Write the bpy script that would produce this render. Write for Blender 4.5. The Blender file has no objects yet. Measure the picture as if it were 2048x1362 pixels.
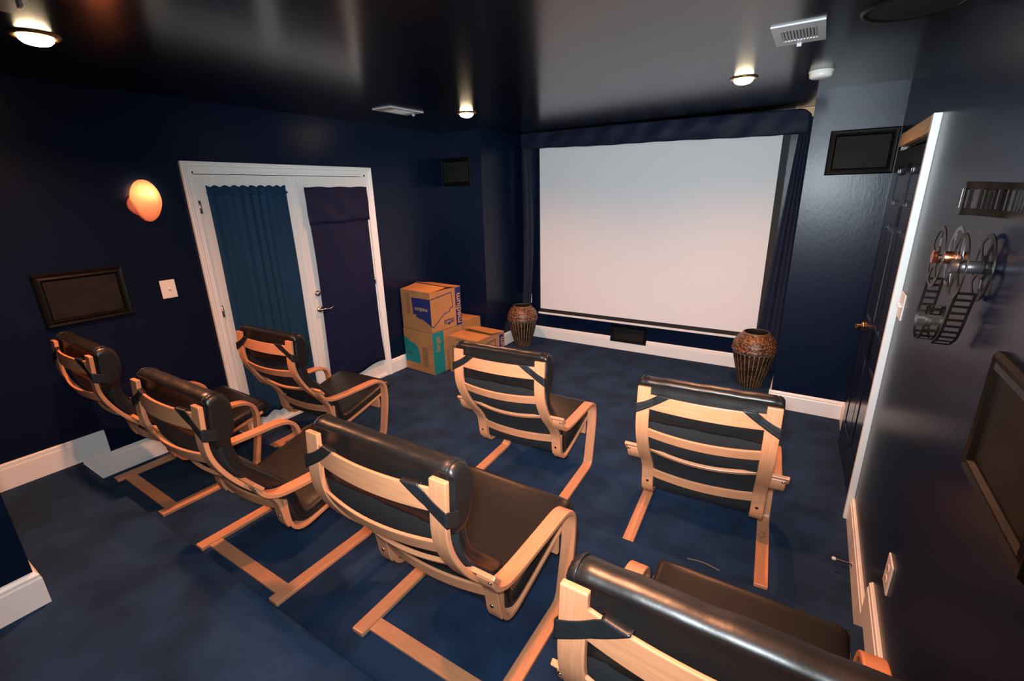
import bpy, bmesh, math, random
from mathutils import Vector, Matrix
random.seed(7)
S = bpy.context.scene
C = S.collection
PI = math.pi

# ------------------------------------------------------------------ camera, light, exposure
YAW, PITCH, ROLL, FPX = 0.571, 0.3059, -0.0256, 935.17
CAMZ = 1.8564
cy, sy, cp, sp = math.cos(YAW), math.sin(YAW), math.cos(PITCH), math.sin(PITCH)
fwd = Vector((-sy*cp, cy*cp, -sp)); rgt = Vector((cy, sy, 0)); upv = rgt.cross(fwd)
r2 = math.cos(ROLL)*rgt + math.sin(ROLL)*upv
u2 = -math.sin(ROLL)*rgt + math.cos(ROLL)*upv
cam_d = bpy.data.cameras.new('camera'); cam = bpy.data.objects.new('camera', cam_d); C.objects.link(cam)
cam_d.sensor_width = 36; cam_d.sensor_fit = 'HORIZONTAL'; cam_d.lens = FPX/2048*36
cam_d.clip_start = 0.03
M = Matrix(((r2.x, u2.x, -fwd.x, 0), (r2.y, u2.y, -fwd.y, 0), (r2.z, u2.z, -fwd.z, CAMZ), (0, 0, 0, 1)))
cam.matrix_world = M
S.camera = cam
S.view_settings.view_transform = 'Standard'; S.view_settings.look = 'None'
S.view_settings.gamma = 1; S.view_settings.use_curve_mapping = False
S.view_settings.exposure = 0.0
w = bpy.data.worlds.new('world'); S.world = w; w.use_nodes = True
w.node_tree.nodes['Background'].inputs[0].default_value = (0.6, 0.75, 1, 1)
w.node_tree.nodes['Background'].inputs[1].default_value = 0.0

def lamp(kind, name, loc, energy, color, target=None, **kw):
    d = bpy.data.lights.new(name, kind); o = bpy.data.objects.new(name, d); C.objects.link(o)
    o.location = loc; d.energy = energy; d.color = color
    for k, v in kw.items(): setattr(d, k, v)
    if target is not None:
        o.rotation_euler = (Vector(target)-Vector(loc)).to_track_quat('-Z', 'Y').to_euler()
    return o
# the photographer's flash, on top of the camera
FLASH_COL = (0.84, 0.94, 1.0)
lamp('SPOT', 'camera_flash', (-0.02, -0.02, 1.93), 545, FLASH_COL, target=(-1.95, 5.0, 2.0),
     spot_size=math.radians(100), spot_blend=1.0, shadow_soft_size=0.06)
lamp('SPOT', 'camera_flash_spill', (-0.02, -0.02, 1.93), 170, FLASH_COL, target=(-1.7, 1.7, 0.4),
     spot_size=math.radians(118), spot_blend=1.0, shadow_soft_size=0.06)
# warm ceiling downlights (their own lamps, one in each can)
WARM = (1.0, 0.39, 0.18)
DOWN = [(-2.79, 0.82), (-2.65, 3.50), (-0.52, 3.60), (-0.52, 0.95)]
DOWN_W = 195

# ------------------------------------------------------------------ room numbers (metres)
XL, XR, YC, YF, H = -3.714, 0.404, 4.391, 5.265, 2.5135
T2, T3 = 0.1451, 0.305
E2, E3 = 1.976, 0.715          # tier edges
XC1, XC2 = -3.16, -0.13        # alcove sides
BH = 0.155
YB = -1.9

# ------------------------------------------------------------------ materials
def mat(name, col, rough=.5, metal=0, spec=.5, bump=None, noise=None, coat=0, sheen=0, **kw):
    m = bpy.data.materials.new(name); m.use_nodes = True
    nt = m.node_tree; b = nt.nodes['Principled BSDF']
    b.inputs['Base Color'].default_value = (*col, 1); b.inputs['Roughness'].default_value = rough
    b.inputs['Metallic'].default_value = metal; b.inputs['Specular IOR Level'].default_value = spec
    b.inputs['Coat Weight'].default_value = coat
    if sheen: b.inputs['Sheen Weight'].default_value = sheen
    tc = nt.nodes.new('ShaderNodeTexCoord'); mp = nt.nodes.new('ShaderNodeMapping')
    nt.links.new(tc.outputs['Object'], mp.inputs[0])
    if bump:
        sc, st, dist = bump[:3]
        if len(bump) > 3: mp.inputs['Scale'].default_value = bump[3]
        n = nt.nodes.new('ShaderNodeTexNoise'); n.inputs['Scale'].default_value = sc; n.inputs['Detail'].default_value = 4
        bp = nt.nodes.new('ShaderNodeBump'); bp.inputs['Strength'].default_value = st; bp.inputs['Distance'].default_value = dist
        nt.links.new(mp.outputs[0], n.inputs[0]); nt.links.new(n.outputs[0], bp.inputs['Height']); nt.links.new(bp.outputs[0], b.inputs['Normal'])
    if noise:
        sc, c2, lo, hi = noise[:4]
        n = nt.nodes.new('ShaderNodeTexNoise'); n.inputs['Scale'].default_value = sc; n.inputs['Detail'].default_value = 5
        r = nt.nodes.new('ShaderNodeValToRGB'); r.color_ramp.elements[0].position = lo; r.color_ramp.elements[1].position = hi
        r.color_ramp.elements[0].color = (*col, 1); r.color_ramp.elements[1].color = (*c2, 1)
        mp2 = nt.nodes.new('ShaderNodeMapping'); nt.links.new(tc.outputs['Object'], mp2.inputs[0])
        if len(noise) > 4: mp2.inputs['Scale'].default_value = noise[4]
        nt.links.new(mp2.outputs[0], n.inputs[0]); nt.links.new(n.outputs[0], r.inputs[0]); nt.links.new(r.outputs[0], b.inputs['Base Color'])
    return m

def wood_mat(name, c1, c2, rough=.38, scale=(6, 90, 1)):
    m = bpy.data.materials.new(name); m.use_nodes = True; nt = m.node_tree; b = nt.nodes['Principled BSDF']
    uv = nt.nodes.new('ShaderNodeUVMap'); mp = nt.nodes.new('ShaderNodeMapping'); mp.inputs['Scale'].default_value = scale
    n = nt.nodes.new('ShaderNodeTexNoise'); n.inputs['Scale'].default_value = 1.5; n.inputs['Detail'].default_value = 6
    r = nt.nodes.new('ShaderNodeValToRGB'); r.color_ramp.elements[0].position = .32; r.color_ramp.elements[1].position = .68
    r.color_ramp.elements[0].color = (*c1, 1); r.color_ramp.elements[1].color = (*c2, 1)
    nt.links.new(uv.outputs[0], mp.inputs[0]); nt.links.new(mp.outputs[0], n.inputs[0]); nt.links.new(n.outputs[0], r.inputs[0])
    nt.links.new(r.outputs[0], b.inputs['Base Color']); b.inputs['Roughness'].default_value = rough
    b.inputs['Coat Weight'].default_value = .15; b.inputs['Coat Roughness'].default_value = .25
    return m

def carpet_mat():
    m = bpy.data.materials.new('navy_carpet'); m.use_nodes = True; nt = m.node_tree; b = nt.nodes['Principled BSDF']
    tc = nt.nodes.new('ShaderNodeTexCoord')
    def noise(s, d): 
        n = nt.nodes.new('ShaderNodeTexNoise'); n.inputs['Scale'].default_value = s; n.inputs['Detail'].default_value = d
        nt.links.new(tc.outputs['Object'], n.inputs[0]); return n
    n1 = noise(4.2, 5); n2 = noise(420, 2); n3 = noise(1.3, 3)
    r = nt.nodes.new('ShaderNodeValToRGB'); r.color_ramp.elements[0].position = .36; r.color_ramp.elements[1].position = .62
    r.color_ramp.elements[0].color = (.0110, .024, .053, 1); r.color_ramp.elements[1].color = (.0175, .043, .100, 1)
    nt.links.new(n1.outputs[0], r.inputs[0])
    mx = nt.nodes.new('ShaderNodeMix'); mx.data_type = 'RGBA'; mx.blend_type = 'MULTIPLY'; mx.inputs[0].default_value = .55
    r2_ = nt.nodes.new('ShaderNodeValToRGB'); r2_.color_ramp.elements[0].position = .25; r2_.color_ramp.elements[1].position = .7
    r2_.color_ramp.elements[0].color = (.35, .35, .35, 1); r2_.color_ramp.elements[1].color = (1.25, 1.25, 1.25, 1)
    nt.links.new(n2.outputs[0], r2_.inputs[0]); nt.links.new(r.outputs[0], mx.inputs[6]); nt.links.new(r2_.outputs[0], mx.inputs[7])
    nt.links.new(mx.outputs[2], b.inputs['Base Color'])
    b.inputs['Roughness'].default_value = 1; b.inputs['Specular IOR Level'].default_value = .05
    b.inputs['Sheen Weight'].default_value = .08; b.inputs['Sheen Roughness'].default_value = .6
    b.inputs['Sheen Tint'].default_value = (.3, .4, .6, 1)
    bp = nt.nodes.new('ShaderNodeBump'); bp.inputs['Strength'].default_value = .7; bp.inputs['Distance'].default_value = .004
    nt.links.new(n2.outputs[0], bp.inputs['Height']); nt.links.new(bp.outputs[0], b.inputs['Normal'])
    return m

def emit_mat(name, col, st):
    m = bpy.data.materials.new(name); m.use_nodes = True; nt = m.node_tree; b = nt.nodes['Principled BSDF']
    b.inputs['Base Color'].default_value = (*col, 1); b.inputs['Emission Color'].default_value = (*col, 1); b.inputs['Emission Strength'].default_value = st
    return m

WALL = mat('navy_gloss_paint', (.0032, .0082, .027), rough=.30, spec=.24, bump=(70, .25, .002, (1, 1, .45)), coat=.0)
CEIL = mat('black_gloss_paint', (.0035, .0035, .0042), rough=.20, spec=.55, bump=(45, .10, .0015))
CARPET = carpet_mat()
TRIM = mat('white_trim_paint', (.85, .84, .81), rough=.35)
DOORW = mat('white_door_paint', (.80, .78, .74), rough=.35)
DOORN = mat('navy_door_paint', (.006, .008, .018), rough=.22, spec=.6)
BIRCH = wood_mat('birch_veneer', (.57, .235, .110), (.67, .295, .150))
PINE = wood_mat('raw_pine', (.70, .40, .18), (.88, .58, .30), rough=.6, scale=(3, 60, 1))
LEATHER = mat('black_leather', (.010, .0095, .009), rough=.37, spec=.6, bump=(11, .22, .010))
LEATHER_B = mat('black_leather_seam', (.016, .015, .015), rough=.38, spec=.5)
FABRIC = mat('black_cushion_backing', (.010, .011, .013), rough=.9, bump=(500, .3, .001))
STRAPM = mat('black_leather_strap', (.013, .014, .016), rough=.42, bump=(60, .4, .002))
STEEL = mat('bolt_steel', (.55, .5, .42), rough=.25, metal=1)
DARK = mat('dark_recess', (.004, .004, .004), rough=.7)
BLACKF = mat('black_frame_paint', (.004, .0035, .003), rough=.40, spec=.22, bump=(20, .3, .003))
GRILLE = mat('speaker_grille_cloth', (.007, .007, .0065), rough=.75, spec=.25, bump=(700, .6, .001), noise=(9, (.013, .0125, .012), .4, .65))
SCREENW = mat('projection_fabric', (.80, .79, .80), rough=.9, spec=.1)
SCREENB = mat('screen_black_border', (.012, .011, .010), rough=.7)
BARM = mat('white_screen_bar', (.82, .80, .76), rough=.4)
DRAPE = mat('navy_drape', (.005, .009, .028), rough=.62, spec=.25, sheen=.08, bump=(7, .5, .02))
CURT_B = mat('blue_satin_curtain', (.005, .034, .078), rough=.75, spec=.25, bump=(30, .2, .004))
CURT_N = mat('navy_satin_curtain', (.004, .0072, .036), rough=.6, spec=.3, bump=(12, .25, .006))
BRASS = mat('brass', (.75, .45, .18), rough=.25, metal=1)
NICKEL = mat('satin_nickel', (.55, .50, .44), rough=.28, metal=1)
PLASTIC = mat('white_plastic', (.82, .80, .76), rough=.35)
METALW = mat('white_vent_metal', (.50, .50, .50), rough=.4)
CARD = mat('brown_cardboard', (.36, .165, .062), rough=.8, spec=.2, noise=(5, (.44, .21, .085), .3, .7))
INKB = mat('blue_ink', (.020, .025, .125), rough=.75, spec=.2)
INKT = mat('teal_ink', (.010, .195, .205), rough=.75, spec=.2)
INKD = mat('dark_print', (.06, .045, .045), rough=.8, spec=.2)
INKL = mat('unprinted_letters', (.47, .26, .13), rough=.8, spec=.2)
INKBR = mat('brown_letters', (.36, .165, .062), rough=.8, spec=.2)
VASE_T = mat('carved_copper_band', (.035, .014, .007), rough=.38, spec=.5, noise=(70, (.27, .125, .060), .44, .60), bump=(46, .8, .006))
VASE_B = mat('dark_vase_glaze', (.018, .009, .005), rough=.4, noise=(14, (.085, .035, .014), .45, .7))
VASE_R = mat('vase_rib', (.34, .25, .17), rough=.5, noise=(60, (.10, .06, .035), .45, .6))
VASE_RIM = mat('vase_rim', (.16, .08, .035), rough=.35)
REELM = mat('dark_bronze_metal', (.035, .03, .026), rough=.38, metal=.85)
REELS = mat('pewter_metal', (.22, .22, .23), rough=.35, metal=.9)
COPPER = mat('copper_metal', (.70, .26, .13), rough=.28, metal=1)
BULB = emit_mat('glowing_bulb', (1.0, .76, .46), 34)
CANM = mat('brass_can_trim', (.45, .26, .10), rough=.3, metal=.9)
def glass_shade():
    m = bpy.data.materials.new('frosted_sconce_glass'); m.use_nodes = True; nt = m.node_tree; b = nt.nodes['Principled BSDF']
    b.inputs['Base Color'].default_value = (.92, .62, .48, 1); b.inputs['Roughness'].default_value = .35
    out = nt.nodes['Material Output']; tr = nt.nodes.new('ShaderNodeBsdfTranslucent'); tr.inputs[0].default_value = (1, .64, .46, 1)
    mx = nt.nodes.new('ShaderNodeMixShader'); mx.inputs[0].default_value = .6
    nt.links.new(b.outputs[0], mx.inputs[1]); nt.links.new(tr.outputs[0], mx.inputs[2]); nt.links.new(mx.outputs[0], out.inputs[0])
    return m
SHADE = glass_shade()
CORDM = mat('frayed_tan_thread', (.20, .15, .09), rough=.8)
PANE = mat('door_glass', (.02, .025, .035), rough=.05, spec=.6)
MARKER = mat('marker_ink', (.05, .02, .01), rough=.7)

# ------------------------------------------------------------------ mesh helpers
def new_bm():
    bm = bmesh.new(); bm.loops.layers.uv.new('UVMap'); return bm
def obj(name, bm, m, parent=None, smooth=False, bevel=0, segs=2, recalc=True):
    if recalc: bmesh.ops.recalc_face_normals(bm, faces=bm.faces)
    me = bpy.data.meshes.new(name); bm.to_mesh(me); bm.free()
    for x in (m if isinstance(m, (list, tuple)) else [m]): me.materials.append(x)
    o = bpy.data.objects.new(name, me); C.objects.link(o)
    if parent: o.parent = parent
    if smooth:
        for p in me.polygons: p.use_smooth = True
    if bevel:
        md = o.modifiers.new('bevel', 'BEVEL'); md.width = bevel; md.segments = segs; md.limit_method = 'ANGLE'; md.angle_limit = math.radians(50)
    return o
def thing(name, label, cat, loc=(0, 0, 0), rotz=0, group=None):
    o = bpy.data.objects.new(name, None); C.objects.link(o); o.empty_display_size = .1
    o.location = loc; o.rotation_euler = (0, 0, rotz); o['label'] = label; o['category'] = cat
    if group: o['group'] = group
    return o
def tag(o, label, cat, group=None):
    o['label'] = label; o['category'] = cat
    if group: o['group'] = group
    return o
def struct(o): o['kind'] = 'structure'; return o
def box(bm, x0, x1, y0, y1, z0, z1, mi=0):
    v = [bm.verts.new((x, y, z)) for x in (x0, x1) for y in (y0, y1) for z in (z0, z1)]
    uvl = bm.loops.layers.uv.active
    for f in ((0, 1, 3, 2), (4, 6, 7, 5), (0, 4, 5, 1), (2, 3, 7, 6), (0, 2, 6, 4), (1, 5, 7, 3)):
        fc = bm.faces.new([v[i] for i in f]); fc.material_index = mi
        d = [abs(x1-x0), abs(y1-y0), abs(z1-z0)]; la = d.index(max(d)); ob = 1 if la != 1 else 2
        for l in fc.loops:
            c = l.vert.co; l[uvl].uv = (c[la], c[ob]+c[3-la-ob])
    return v
def boxo(name, m, parent, *b, bevel=0, mi=0, smooth=False):
    bm = new_bm()
    for q in (b if isinstance(b[0], (tuple, list)) else [b]): box(bm, *q)
    return obj(name, bm, m, parent, bevel=bevel)
def catmull(pts, n=6):
    P = [Vector(p) for p in pts]; out = []
    for i in range(len(P)-1):
        p0 = P[i-1] if i > 0 else P[0]*2-P[1]; p1 = P[i]; p2 = P[i+1]; p3 = P[i+2] if i+2 < len(P) else P[-1]*2-P[-2]
        for k in range(n):
            t = k/n
            out.append(.5*((2*p1)+(-p0+p2)*t+(2*p0-5*p1+4*p2-p3)*t*t+(-p0+3*p1-3*p2+p3)*t**3))
    out.append(P[-1]); return out
def sweep(bm, path, wid, width, thick, mi=0, close=False, offs=0.0):
    """rectangular strip swept along path; wid = constant width direction"""
    W = Vector(wid).normalized(); uvl = bm.loops.layers.uv.active; rings = []; n = len(path); s = 0
    for i, p in enumerate(path):
        a = path[(i-1) % n] if (i > 0 or close) else path[0]; b = path[(i+1) % n] if (i < n-1 or close) else path[-1]
        t = (b-a).normalized(); N = t.cross(W).normalized()
        if i: s += (p-path[i-1]).length
        hw, ht = width/2, thick/2; p = p+N*offs
        rings.append(([bm.verts.new(p+W*x*hw+N*y*ht) for x, y in ((-1, -1), (1, -1), (1, 1), (-1, 1))], s))
    m = n if close else n-1
    for i in range(m):
        (r0, s0), (r1, s1) = rings[i], rings[(i+1) % n]
        for k in range(4):
            k2 = (k+1) % 4
            f = bm.faces.new((r0[k], r0[k2], r1[k2], r1[k])); f.material_index = mi
            vv = [k*.11, k*.11+.06]
            for l, uv in zip(f.loops, ((s0, vv[0]), (s0, vv[1]), (s1, vv[1]), (s1, vv[0]))): l[uvl].uv = uv
    if not close:
        for r in (rings[0][0], rings[-1][0][::-1]):
            f = bm.faces.new(r); f.material_index = mi
    return bm
def tube(bm, path, r, seg=8, mi=0, close=False, caps=True):
    n = len(path); rings = []; up = Vector((0, 0, 1)); N = None
    for i, p in enumerate(path):
        a = path[(i-1) % n] if (i > 0 or close) else path[0]; b = path[(i+1) % n] if (i < n-1 or close) else path[-1]
        t = (b-a).normalized()
        if N is None: N = t.orthogonal().normalized()
        N = (N - t*N.dot(t)).normalized(); B = t.cross(N); rr = r(i/(n-1)) if callable(r) else r
        rings.append([bm.verts.new(p+(N*math.cos(2*PI*k/seg)+B*math.sin(2*PI*k/seg))*rr) for k in range(seg)])
    for i in range(n if close else n-1):
        r0, r1 = rings[i], rings[(i+1) % n]
        for k in range(seg):
            f = bm.faces.new((r0[k], r0[(k+1) % seg], r1[(k+1) % seg], r1[k])); f.material_index = mi; f.smooth = True
    if not close and caps:
        bm.faces.new(rings[0][::-1]).material_index = mi; bm.faces.new(rings[-1]).material_index = mi
def lathe(bm, prof, seg=48, mi=0, axis='Z', org=(0, 0, 0), caps=True):
    O = Vector(org); rings = []
    for r, h in prof:
        ring = []
        for k in range(seg):
            a = 2*PI*k/seg; c, s = math.cos(a)*r, math.sin(a)*r
            q = {'Z': (c, s, h), 'X': (h, c, s), 'Y': (c, h, s)}[axis]; ring.append(bm.verts.new(O+Vector(q)))
        rings.append(ring)
    for i in range(len(rings)-1):
        for k in range(seg):
            f = bm.faces.new((rings[i][k], rings[i][(k+1) % seg], rings[i+1][(k+1) % seg], rings[i+1][k])); f.material_index = mi; f.smooth = True
    if caps:
        for r in (rings[0], rings[-1]): bm.faces.new(r).material_index = mi
    return rings
def prism(bm, pts, axis, a, b, mi=0):
    """polygon pts (2-D) extruded along axis from a to b. X: pts=(y,z); Y: pts=(x,z); Z: pts=(x,y)"""
    def mk(p, h): return {'X': (h, p[0], p[1]), 'Y': (p[0], h, p[1]), 'Z': (p[0], p[1], h)}[axis]
    A = [bm.verts.new(mk(p, a)) for p in pts]; B = [bm.verts.new(mk(p, b)) for p in pts]; n = len(pts)
    uvl = bm.loops.layers.uv.active
    fs = [bm.faces.new(A[::-1]), bm.faces.new(B)]
    for i in range(n): fs.append(bm.faces.new((A[i], A[(i+1) % n], B[(i+1) % n], B[i])))
    for f in fs:
        f.material_index = mi
        for l in f.loops: l[uvl].uv = (l.vert.co.y+l.vert.co.x, l.vert.co.z)
def dup(root, loc, rotz, label):
    r = root.copy(); C.objects.link(r); r.location = loc; r.rotation_euler = (0, 0, rotz); r['label'] = label
    for ch in list(root.children):
        c = ch.copy(); C.objects.link(c); c.parent = r
        for g in ch.children:
            d = g.copy(); C.objects.link(d); d.parent = c
    return r
def text_obj(name, s, size, m, parent, mw, bold=0.0, sx=1.0):
    cu = bpy.data.curves.new('lettering', 'FONT'); cu.body = s; cu.size = size; cu.offset = bold
    cu.align_x = 'CENTER'; cu.align_y = 'CENTER'; cu.extrude = 0.0004
    t = bpy.data.objects.new('lettering', cu); C.objects.link(t)
    bpy.context.view_layer.update()
    dg = bpy.context.evaluated_depsgraph_get()
    me = bpy.data.meshes.new_from_object(t.evaluated_get(dg)); bpy.data.objects.remove(t)
    me.transform(mw @ Matrix.Diagonal((sx, 1, 1, 1))); me.materials.clear(); me.materials.append(m); me.name = name
    o = bpy.data.objects.new(name, me); C.objects.link(o); o.parent = parent
    return o

# ------------------------------------------------------------------ room shell
T = .12
# stepped carpet floor: one continuous surface with rounded nosings
def nose(y, z, r=.018): return [(y-r, z), (y-r*.4, z-r*.12), (y-r*.05, z-r*.5), (y, z-r*1.3)]
def step_profile(e2): return [(YB, T3)] + nose(E3, T3) + [(E3, T2)] + nose(e2, T2) + [(e2, 0), (YF, 0), (YF, -.1), (YB, -.1)]
bm = new_bm(); prism(bm, step_profile(1.60), 'X', XL, -2.60); prism(bm, step_profile(E2), 'X', -2.60, XR)
# hallway doorway floor behind the right-wall door opening
box(bm, XR, XR+.9, 2.9, 4.2, -.1, 0)
struct(obj('floor', bm, CARPET))
struct(boxo('ceiling', CEIL, None, XL-T, XR+T, YB-T, YF+T, H, H+T))
# left wall around the french door opening
DY1, DY2, DT = 1.722, 3.250, 2.052
struct(boxo('wall_left', WALL, None, (XL-T, XL, YB-T, DY1, -.1, H), (XL-T, XL, DY2, YC, -.1, H), (XL-T, XL, DY1, DY2, DT, H),
            (XL-T, XL-.09, DY1, DY2, -.1, DT)))
struct(boxo('wall_back', WALL, None, XL-T, XR+T, YB-T, YB, -.1, H))
struct(boxo('wall_stub', WALL, None, XL, -2.45, YB, .23, -.1, H))
struct(boxo('wall_front', WALL, None, XC1-T, XC2+T, YF, YF+T, -.1, H))
struct(boxo('wall_front_left', WALL, None, XL-T, XC1, YC, YF+T, -.1, H))
struct(boxo('wall_front_right', WALL, None, XC2, XR+T, YC, YF+T, -.1, H))
OY1, OY2, OT = 3.012, 4.06, 2.07
struct(boxo('wall_right', WALL, None, (XR, XR+T, YB-T, OY1, -.1, H), (XR, XR+T, OY2, YC, -.1, H), (XR, XR+T, OY1, OY2, OT, H),
            (XR+.9, XR+1.0, 2.8, 4.3, -.1, H), (XR+T, XR+.9, 2.8, 2.9, -.1, H), (XR+T, XR+.9, 4.2, 4.3, -.1, H)))

# baseboards
BT = .016
def base_prof(o):  # board with a small moulded top: profile as (offset, height)
    return [(0, 0), (BT, 0), (BT, BH-.035), (BT*.8, BH-.028), (BT*.8, BH-.016), (BT*.35, BH-.004), (0, BH)]
def base_y(bm, x, s, y0, y1, z=0):   # along Y on a wall at x; s = +1 board towards +X
    n = base_prof(0); A = [bm.verts.new((x+s*a, y0, z+b)) for a, b in n]; B = [bm.verts.new((x+s*a, y1, z+b)) for a, b in n]
    bm.faces.new(A); bm.faces.new(B)
    for i in range(len(n)): bm.faces.new((A[i], A[(i+1) % len(n)], B[(i+1) % len(n)], B[i]))
def base_x(bm, y, s, x0, x1, z=0):
    n = base_prof(0); A = [bm.verts.new((x0, y+s*a, z+b)) for a, b in n]; B = [bm.verts.new((x1, y+s*a, z+b)) for a, b in n]
    bm.faces.new(A); bm.faces.new(B)
    for i in range(len(n)): bm.faces.new((A[i], A[(i+1) % len(n)], B[(i+1) % len(n)], B[i]))
J3 = .861
def base_steps(x, s_, pts):
    bm = new_bm()
    for tk, dz in ((BT*.45, 0), (BT*.8, .006), (BT, .030)):
        q = [(y, z if k % 2 == 0 or top == 0 else z) for k, (y, z, top) in enumerate(pts)]
        q = [(y, z-(dz if top else 0)) for y, z, top in pts]
        prism(bm, q, 'X', x, x+s_*tk)
    return bm
bm = base_steps(XL, 1, [(.23, T3, 0), (E3+.002, T3, 0), (E3+.002, T2, 0), (1.602, T2, 0), (1.602, 0, 0), (1.656, 0, 0), (1.656, T2+BH, 1), (J3, T2+BH, 1), (J3, T3+BH, 1), (.23, T3+BH, 1)])
base_y(bm, XL, 1, 3.316, YC, 0)
struct(obj('baseboard_left', bm, TRIM))
bm = new_bm(); n_ = base_prof(0); rg = [[bm.verts.new((-2.45+a, YB, T3+b)), bm.verts.new((-2.45+a, .23+a, T3+b)), bm.verts.new((XL+BT, .23+a, T3+b))] for a, b in n_]
for k in range(len(n_)):
    for q in (0, 1): bm.faces.new((rg[k][q], rg[k][q+1], rg[(k+1) % len(n_)][q+1], rg[(k+1) % len(n_)][q]))
struct(obj('baseboard_stub', bm, TRIM))
bm = new_bm(); base_x(bm, YC, -1, XL+BT, XC1+BT*.999); base_y(bm, XC1, 1, YC-BT*.999, YF)
struct(obj('baseboard_front_left', bm, TRIM))
bm = new_bm(); base_x(bm, YF, -1, XC1, -1.945); base_x(bm, YF, -1, -1.50, XC2)
box(bm, -1.945, -1.50, YF-BT, YF, 0, .095)
struct(obj('baseboard_front', bm, TRIM))
bm = new_bm(); base_x(bm, YC, -1, XC2-BT*.999, XR); base_y(bm, XC2, -1, YC-BT*.998, YF)
struct(obj('baseboard_front_right', bm, TRIM))
JR = 2.06
bm = base_steps(XR, -1, [(2.938, 0, 0), (2.938, BH, 1), (JR, BH, 1), (JR, T2+BH, 1), (J3, T2+BH, 1), (J3, T3+BH, 1), (YB, T3+BH, 1), (YB, T3, 0), (E3+.002, T3, 0), (E3+.002, T2, 0), (E2+.002, T2, 0), (E2+.002, 0, 0)])
base_y(bm, XR, -1, 4.132, YC, 0)
struct(obj('baseboard_right', bm, TRIM))

# french door casing (moulded: two steps)
def casing(name, m, x, s, y0, y1, zt, wd, mhead=None):
    bm = new_bm(); P = [(0, 0), (0, .012), (wd*.5, .014), (wd*.56, .021), (wd*.8, .022), (wd*.84, .027), (wd, .026), (wd, 0)]
    rg = []
    for a, t in P: rg.append([bm.verts.new((x+s*t, y0-a, 0)), bm.verts.new((x+s*t, y0-a, zt+a)), bm.verts.new((x+s*t, y1+a, zt+a)), bm.verts.new((x+s*t, y1+a, 0))])
    for i in range(len(P)):
        q = rg[(i+1) % len(P)]
        for k in range(3): bm.faces.new((rg[i][k], rg[i][k+1], q[k+1], q[k]))
    for k in (0, 3): bm.faces.new([r[k] for r in rg])
    return struct(obj(name, bm, m, bevel=.002))
casing('trim_1', TRIM, XL, 1, DY1, DY2, DT, .066)
bm = new_bm(); box(bm, XL-.085, XL, DY1, DY1+.014, 0, DT); box(bm, XL-.085, XL, DY2-.014, DY2, 0, DT); box(bm, XL-.085, XL, DY1, DY2, DT-.014, DT)
box(bm, XL-.085, XL+.01, DY1, DY2, 0, .02)
struct(obj('trim_2', bm, TRIM))
# ------------------------------------------------------------------ french doors
def french(name, y0, y1, hinge):
    root = bpy.data.objects.new(name, None); C.objects.link(root); root.location = (XL-.012, y0, .022); root['kind'] = 'structure'
    wd = y1-y0; h = 2.012
    bm = new_bm(); st = .115
    box(bm, -.04, 0, 0, st, 0, h); box(bm, -.04, 0, wd-st, wd, 0, h); box(bm, -.04, 0, st, wd-st, h-.13, h); box(bm, -.04, 0, st, wd-st, 0, .24)
    obj('leaf_frame', bm, DOORW, root, bevel=.003)
    bm = new_bm()
    for a, b, c, d in ((st, st+.02, .24, h-.13), (wd-st-.02, wd-st, .24, h-.13), (st, wd-st, .24, .26), (st, wd-st, h-.15, h-.13)): box(bm, -.034, .006, a, b, c, d)
    obj('glazing_bead', bm, DOORW, root, bevel=.003)
    boxo('glass_pane', PANE, root, -.026, -.018, st+.01, wd-st-.01, .25, h-.14)
    for z in (1.79, 1.03, .25):
        bm = new_bm(); yy = -.005 if hinge < 0 else wd+.005
        tube(bm, [Vector((.010, yy, z-.045)), Vector((.010, yy, z+.045))], .008, 10); box(bm, -.001, .003, yy-.014, yy+.014, z-.044, z+.044)
        obj('hinge', bm, NICKEL, root)
    return root
d1 = french('door_1', 1.740, 2.487, -1)
d2 = french('door_2', 2.492, 3.232, 1)
boxo('astragal', DOORW, d2, .0, .012, -.018, .022, 0, 2.0, bevel=.003)
bm = new_bm(); lathe(bm, [(.0, 0), (.027, 0), (.027, .008), (.020, .012), (.016, .022), (.0, .024)], 20, axis='X', org=(0, .075, 1.01), caps=False)
obj('deadbolt', bm, NICKEL, d2)
def lever_bm(dirn, sgn=1, L=.11):
    bm = new_bm(); lathe(bm, [(0, 0), (.03*1, 0), (.03, .006*sgn), (.024, .012*sgn), (.010, .018*sgn), (.010, .045*sgn), (0, .046*sgn)], 20, axis='X', caps=False)
    p = catmull([(.042*sgn, 0, 0), (.046*sgn, dirn*.02, .003), (.046*sgn, dirn*.05, .0), (.046*sgn, dirn*.08, -.004), (.046*sgn, dirn*(L-.01), .004), (.046*sgn, dirn*L, .013)], 5)
    tube(bm, p, lambda t: .0085-.003*t, 8); return bm
lv = obj('lever_handle', lever_bm(1), NICKEL, d2); lv.location = (0, .075, .862)
boxo('contact_sensor', PLASTIC, d2, .0, .018, .03, .066, 1.93, 1.99, bevel=.004)

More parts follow.
